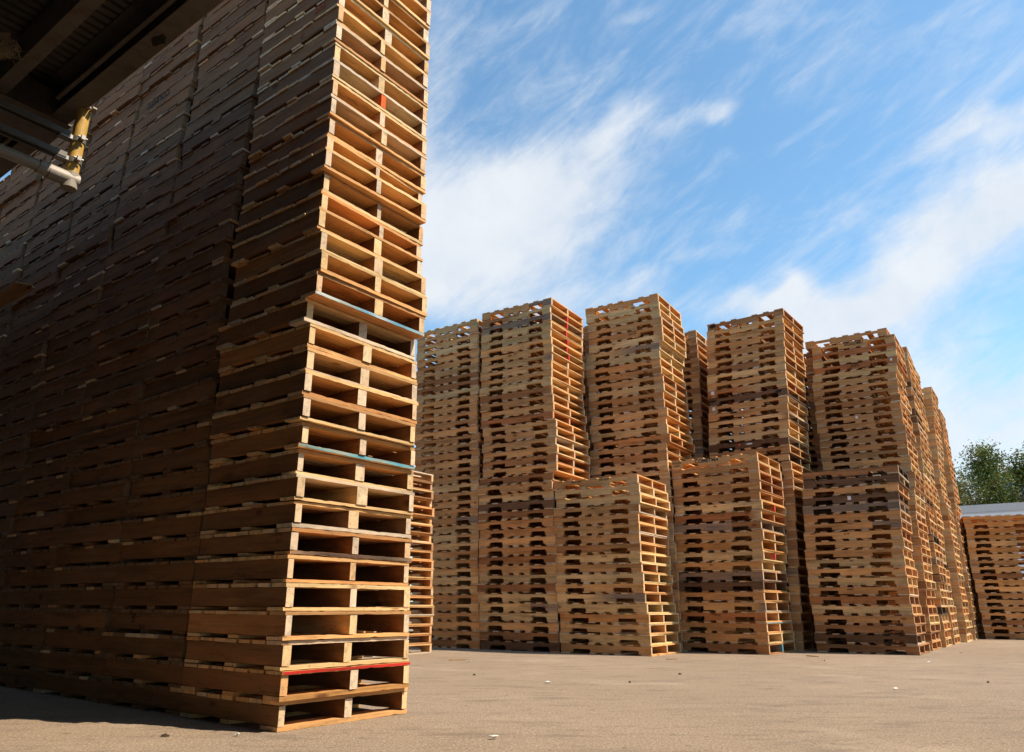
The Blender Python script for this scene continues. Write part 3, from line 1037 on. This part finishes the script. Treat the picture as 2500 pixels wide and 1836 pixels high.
# drain pipes and their brackets
pipe = empty('drain_pipe', tuple(at_z(205, 272, H)[:2]) + (3.29,))
tag(pipe, 'yellow vertical drain pipe with clamps hanging at the canopy edge', 'pipe')
PO = CM.inverted() @ Vector(pipe.location)
px, py = PO.x, PO.y


def pb(name, mat, fn, parent=pipe, smooth=False):
    b = MB()
    fn(b)
    b.xform(parent.matrix_world.inverted() @ CM if parent is pipe else (Matrix.Translation(pipe.location).inverted() @ CM))
    return b.build(name, mat, parent, smooth)


bpy.context.view_layer.update()
pb('pipe_body', PIPEY, lambda b: b.tube((px, py, 3.29), (px, py, 3.83), .042, seg=24))
for zc_ in (3.56, 3.40):
    def clampf(b, zc_=zc_):
        b.tube((px, py, zc_ - .018), (px, py, zc_ + .018), .048, seg=24)
        b.box(px + .045, px + .085, py - .012, py + .012, zc_ - .015, zc_ + .015)
        b.box(px - .03, px + .03, py - .12, py - .045, zc_ - .016, zc_ + .012)
        b.tube((px + .07, py - .03, zc_), (px + .07, py + .03, zc_), .007, seg=8)
    pb('pipe_clamp', GALV, clampf)
pb('top_strap', PIPEW, lambda b: (b.box(px + .03, px + .09, py + .02, py + .045, 3.80, 3.812), b.box(px + .03, px + .08, py - .01, py + .012, 3.795, 3.807)))


def horiz(b):
    b.tube((px, py + .045, 3.265), (px, py - .14, 3.265), .050, seg=24)
    b.tube((px, py - .14, 3.265), (px, py - .2, 3.272), .047, seg=24)
    b.tube((px, py - .2, 3.272), (px, py - 3.5, 3.272), .038, seg=24)
    b.tube((px, py, 3.20), (px, py, 3.31), .049, seg=24)


wp = empty('white_pipe', tuple(pipe.location))
tag(wp, 'white horizontal pipe with elbow running back under the canopy from the yellow pipe', 'pipe')
b = MB()
horiz(b)
b.xform(Matrix.Translation(pipe.location).inverted() @ CM)
b.build('pipe_run', PIPEW, wp)
for zc_ in (3.56, 3.40):
    b = MB()
    for dx in (-.026, .026):
        b.box(px + dx - .010, px + dx + .010, py - 1.35, py - .06, zc_ - .006, zc_ + .030)
    b.box(px - .036, px + .036, py - 1.37, py - 1.35, zc_ - .01, H - .012)
    b.xform(CM)
    tag(b.build('bracket_arm', RAILM), ('upper' if zc_ > 3.5 else 'lower') + ' pair of steel bracket rails holding the yellow pipe', 'bracket', 'steel brackets of the pipe')
# splintered plank end at the left edge
b = MB()
P0 = CM.inverted() @ Vector((0, 0, 0))
dd = ray(60, 690)
t_ = (FC.dot(FEY) - .14) / dd.dot(FEY)
pe = Vector((0, 0, CAM_H)) + dd * t_
pl = CM.inverted() @ pe
rq = random.Random(4)
for i in range(5):
    y0 = pl.y - .06 + .03 * i
    L_ = rq.uniform(-.05, .02)
    b.strip([pl.x - 1.2, pl.x - .2, pl.x - .06 + L_, pl.x + L_ + .01], [pl.z - .035, pl.z - .035, pl.z - .03, pl.z - .012], [pl.z + .01, pl.z + .01, pl.z + .008, pl.z - .004],
            y0, y0 + .0295, 'x', (.42, .23, .10), rq)
b.xform(CM)
tag(b.build('splintered_plank', WOOD), 'splintered plank end jutting out from the shaded row at the left edge', 'plank')

# ------------------------------------------------------------------ trailer behind the yard
TW = plain('trailer_white', (.86, .84, .86), .45, 0, .05, 2)
TG = plain('trailer_rail', (.62, .57, .55), .5, 0, .06, 3)
TYRE = plain('tyre', (.03, .03, .03), .85)
pa, pb_ = ray(2329, 1236), ray(2500, 1224)
yaw_t = -35.0
te = Vector((math.cos(R(yaw_t)), math.sin(R(yaw_t)), 0))
tn = Vector((-te.y, te.x, 0))
D_ = 27.5
c0 = Vector((pa.x, pa.y, 0)) * (D_ / math.hypot(pa.x, pa.y))
ztop = CAM_H + pa.z * (D_ / math.hypot(pa.x, pa.y))
tr = empty('box_trailer', c0 - te * 4 , R(yaw_t))
tag(tr, 'long white box trailer with grey top rail parked beyond the stacks at right', 'trailer')
b = MB(); b.box(0, 15, 0, 2.55, 1.15, ztop - .27); b.build('body', TW, tr)
b = MB(); b.box(-.01, 15.01, -.012, 2.562, ztop - .269, ztop); b.build('top_rail', TG, tr)
b = MB()
for i in range(300):
    x_ = i * .05 + .02
    b.box(x_, x_ + .014, -.016, -.0125, ztop - .235, ztop - .221)
b.build('rivets', DARK, tr)
b = MB(); b.box(0, 15, .1, 2.45, 1.0, 1.149); b.box(2.5, 2.7, .3, .5, 0.02, 1.0); b.box(2.5, 2.7, 2.05, 2.25, 0.02, 1.0); b.build('chassis', DARK, tr)
for xx in (11.5, 12.8):
    for yy in (.05, 2.0):
        b = MB(); b.tube((xx, yy, .52), (xx, yy + .5, .52), .52, seg=28); w_ = b.build('wheel', TYRE, tr)
        b = MB(); b.tube((xx, yy - .004, .52), (xx, yy + .02, .52), .28, seg=20); b.build('rim', GALV, w_)

# ------------------------------------------------------------------ trees
LEAF, lt, lb_ = new_mat('leaf')
an = lt.n('ShaderNodeAttribute', attribute_name='tone').outputs['Color']
lt.put(lb_.inputs['Base Color'], an)
lb_.inputs['Roughness'].default_value = .6
lb_.inputs['Specular IOR Level'].default_value = .25
tl_ = lt.n('ShaderNodeBsdfTranslucent')
lt.put(tl_.inputs['Color'], an)
ms = lt.n('ShaderNodeMixShader')
ms.inputs[0].default_value = .25
lt.put(ms.inputs[1], lb_.outputs[0])
lt.put(ms.inputs[2], tl_.outputs[0])
lt.put([n_ for n_ in LEAF.node_tree.nodes if n_.type == 'OUTPUT_MATERIAL'][0].inputs[0], ms.outputs[0])
BARK = plain('bark', (.10, .075, .055), .9, 0, .25, 12)


def limb(b, p, d, r, ln, depth, rq, tips):
    q = p + d * ln
    b.tube(p, q, r, r * .68, seg=8)
    tips.append(q)
    if depth == 0:
        return
    for i in range(rq.choice((2, 3, 3))):
        nd = (d + Vector((rq.gauss(0, .55), rq.gauss(0, .55), rq.gauss(.05, .35)))).normalized()
        limb(b, q, nd, r * .62, ln * rq.uniform(.65, .9), depth - 1, rq, tips)


def tree(x, y, height, crown_r, crown_z0, label, seed, greens, nclump, name='broadleaf_tree', sq=1.0):
    rq = random.Random(seed)
    root = empty(name, (x, y, 0))
    tag(root, label, 'tree')
    b = MB()
    tips = []
    limb(b, Vector((0, 0, 0)), Vector((rq.uniform(-.05, .05), 0, 1)).normalized(), height * .02, height * .21, 4, rq, tips)
    b.build('trunk', BARK, root)
    zc_ = (height + crown_z0) / 2
    hz = (height - crown_z0) / 2
    cents = []
    # sub-crowns make an uneven outline
    subs = [(Vector((rq.uniform(-.75, .75) * crown_r, rq.uniform(-.6, .6) * crown_r, zc_ + rq.uniform(-.8, .62) * hz)), rq.uniform(.26, .5)) for _ in range(16)]
    for c_, s_ in subs:
        for i in range(nclump // 16):
            v = Vector((rq.gauss(0, 1), rq.gauss(0, 1), rq.gauss(0, 1))).normalized() * (rq.random() ** .45)
            cents.append(c_ + Vector((v.x * s_ * crown_r, v.y * s_ * crown_r, v.z * s_ * hz * sq)))
    cents += tips
    V, Fs, T = [], [], []
    for c_ in cents:
        g = rq.choice(greens)
        k = rq.uniform(.7, 1.25)
        cs = rq.uniform(.14, .28)
        for i in range(rq.randint(16, 26)):
            p = c_ + Vector((rq.gauss(0, cs), rq.gauss(0, cs), rq.gauss(0, cs * .8)))
            a = Vector((rq.gauss(0, 1), rq.gauss(0, 1), rq.gauss(0, .7))).normalized()
            bb = a.cross(Vector((rq.gauss(0, 1), rq.gauss(0, 1), rq.gauss(0, 1)))).normalized()
            l_, w_ = rq.uniform(.045, .095), rq.uniform(.025, .045)
            n0 = len(V)
            V += [tuple(p - a * l_), tuple(p + bb * w_), tuple(p + a * l_), tuple(p - bb * w_)]
            Fs.append((n0, n0 + 1, n0 + 2, n0 + 3))
            kk = k * rq.uniform(.5, .9)
            T += [(g[0] * kk, g[1] * kk, g[2] * kk)] * 4
    m_ = MB()
    m_.add(V, Fs, np.array(T))
    m_.build('crown', LEAF, root)
    return root


G1 = [(.20, .20, .06), (.25, .24, .08), (.14, .155, .045), (.30, .28, .11)]
G2 = [(.13, .19, .04), (.10, .16, .04), (.20, .24, .05), (.28, .22, .05)]
G3 = [(.09, .11, .035), (.11, .13, .04)]
dt = 46.0


def on_ray(u, dist):
    d = ray(u, 1300)
    k = dist / math.hypot(d.x, d.y)
    return d.x * k, d.y * k


x_, y_ = on_ray(2358, dt)
tree(x_, y_, 8.6, 2.55, 2.3, 'round leafy green tree beyond the trailer, nearer the tall stacks', 21, G1, 2400)
x_, y_ = on_ray(2492, dt - 3)
tree(x_, y_, 8.3, 1.8, 2.0, 'brighter green tree beyond the trailer at the right edge of the picture', 5, G2, 1300)
x_, y_ = on_ray(2325, dt + 4)
tree(x_, y_, 6.4, 1.8, 1.5, 'lower dark tree half hidden behind the tall stacks', 9, G3, 1100)
x_, y_ = on_ray(2440, dt + 3)
tree(x_, y_, 5.6, 2.6, 1.0, 'low dark bushy tree in the gap between the two taller trees', 12, G3, 1300)

# ------------------------------------------------------------------ blue building far behind the trees
BL = plain('blue_cladding', (.03, .11, .28), .5, 0, .1, .5)
x_, y_ = on_ray(2487, 66)
bb_ = empty('blue_building', (x_, y_, 0), R(-30))
tag(bb_, 'blue clad building half hidden behind the tree at the right edge', 'building')
q_ = ray(2487, 1150)
zr = CAM_H + q_.z / math.hypot(q_.x, q_.y) * 66
b = MB(); b.box(0, 16, 0, 10, 0, zr); b.build('wall', BL, bb_)
b = MB(); b.box(-.1, 16.1, -.1, 10.1, zr, zr + .3); b.build('roof', TG, bb_)
for r_ in range(3):
    for c_ in range(5):
        b = MB(); b.box(.8 + c_ * 3, 2.6 + c_ * 3, -.06, .0 - .003, 1.6 + r_ * 2.7, 2.9 + r_ * 2.7)
        w_ = b.build('window', TW, bb_)
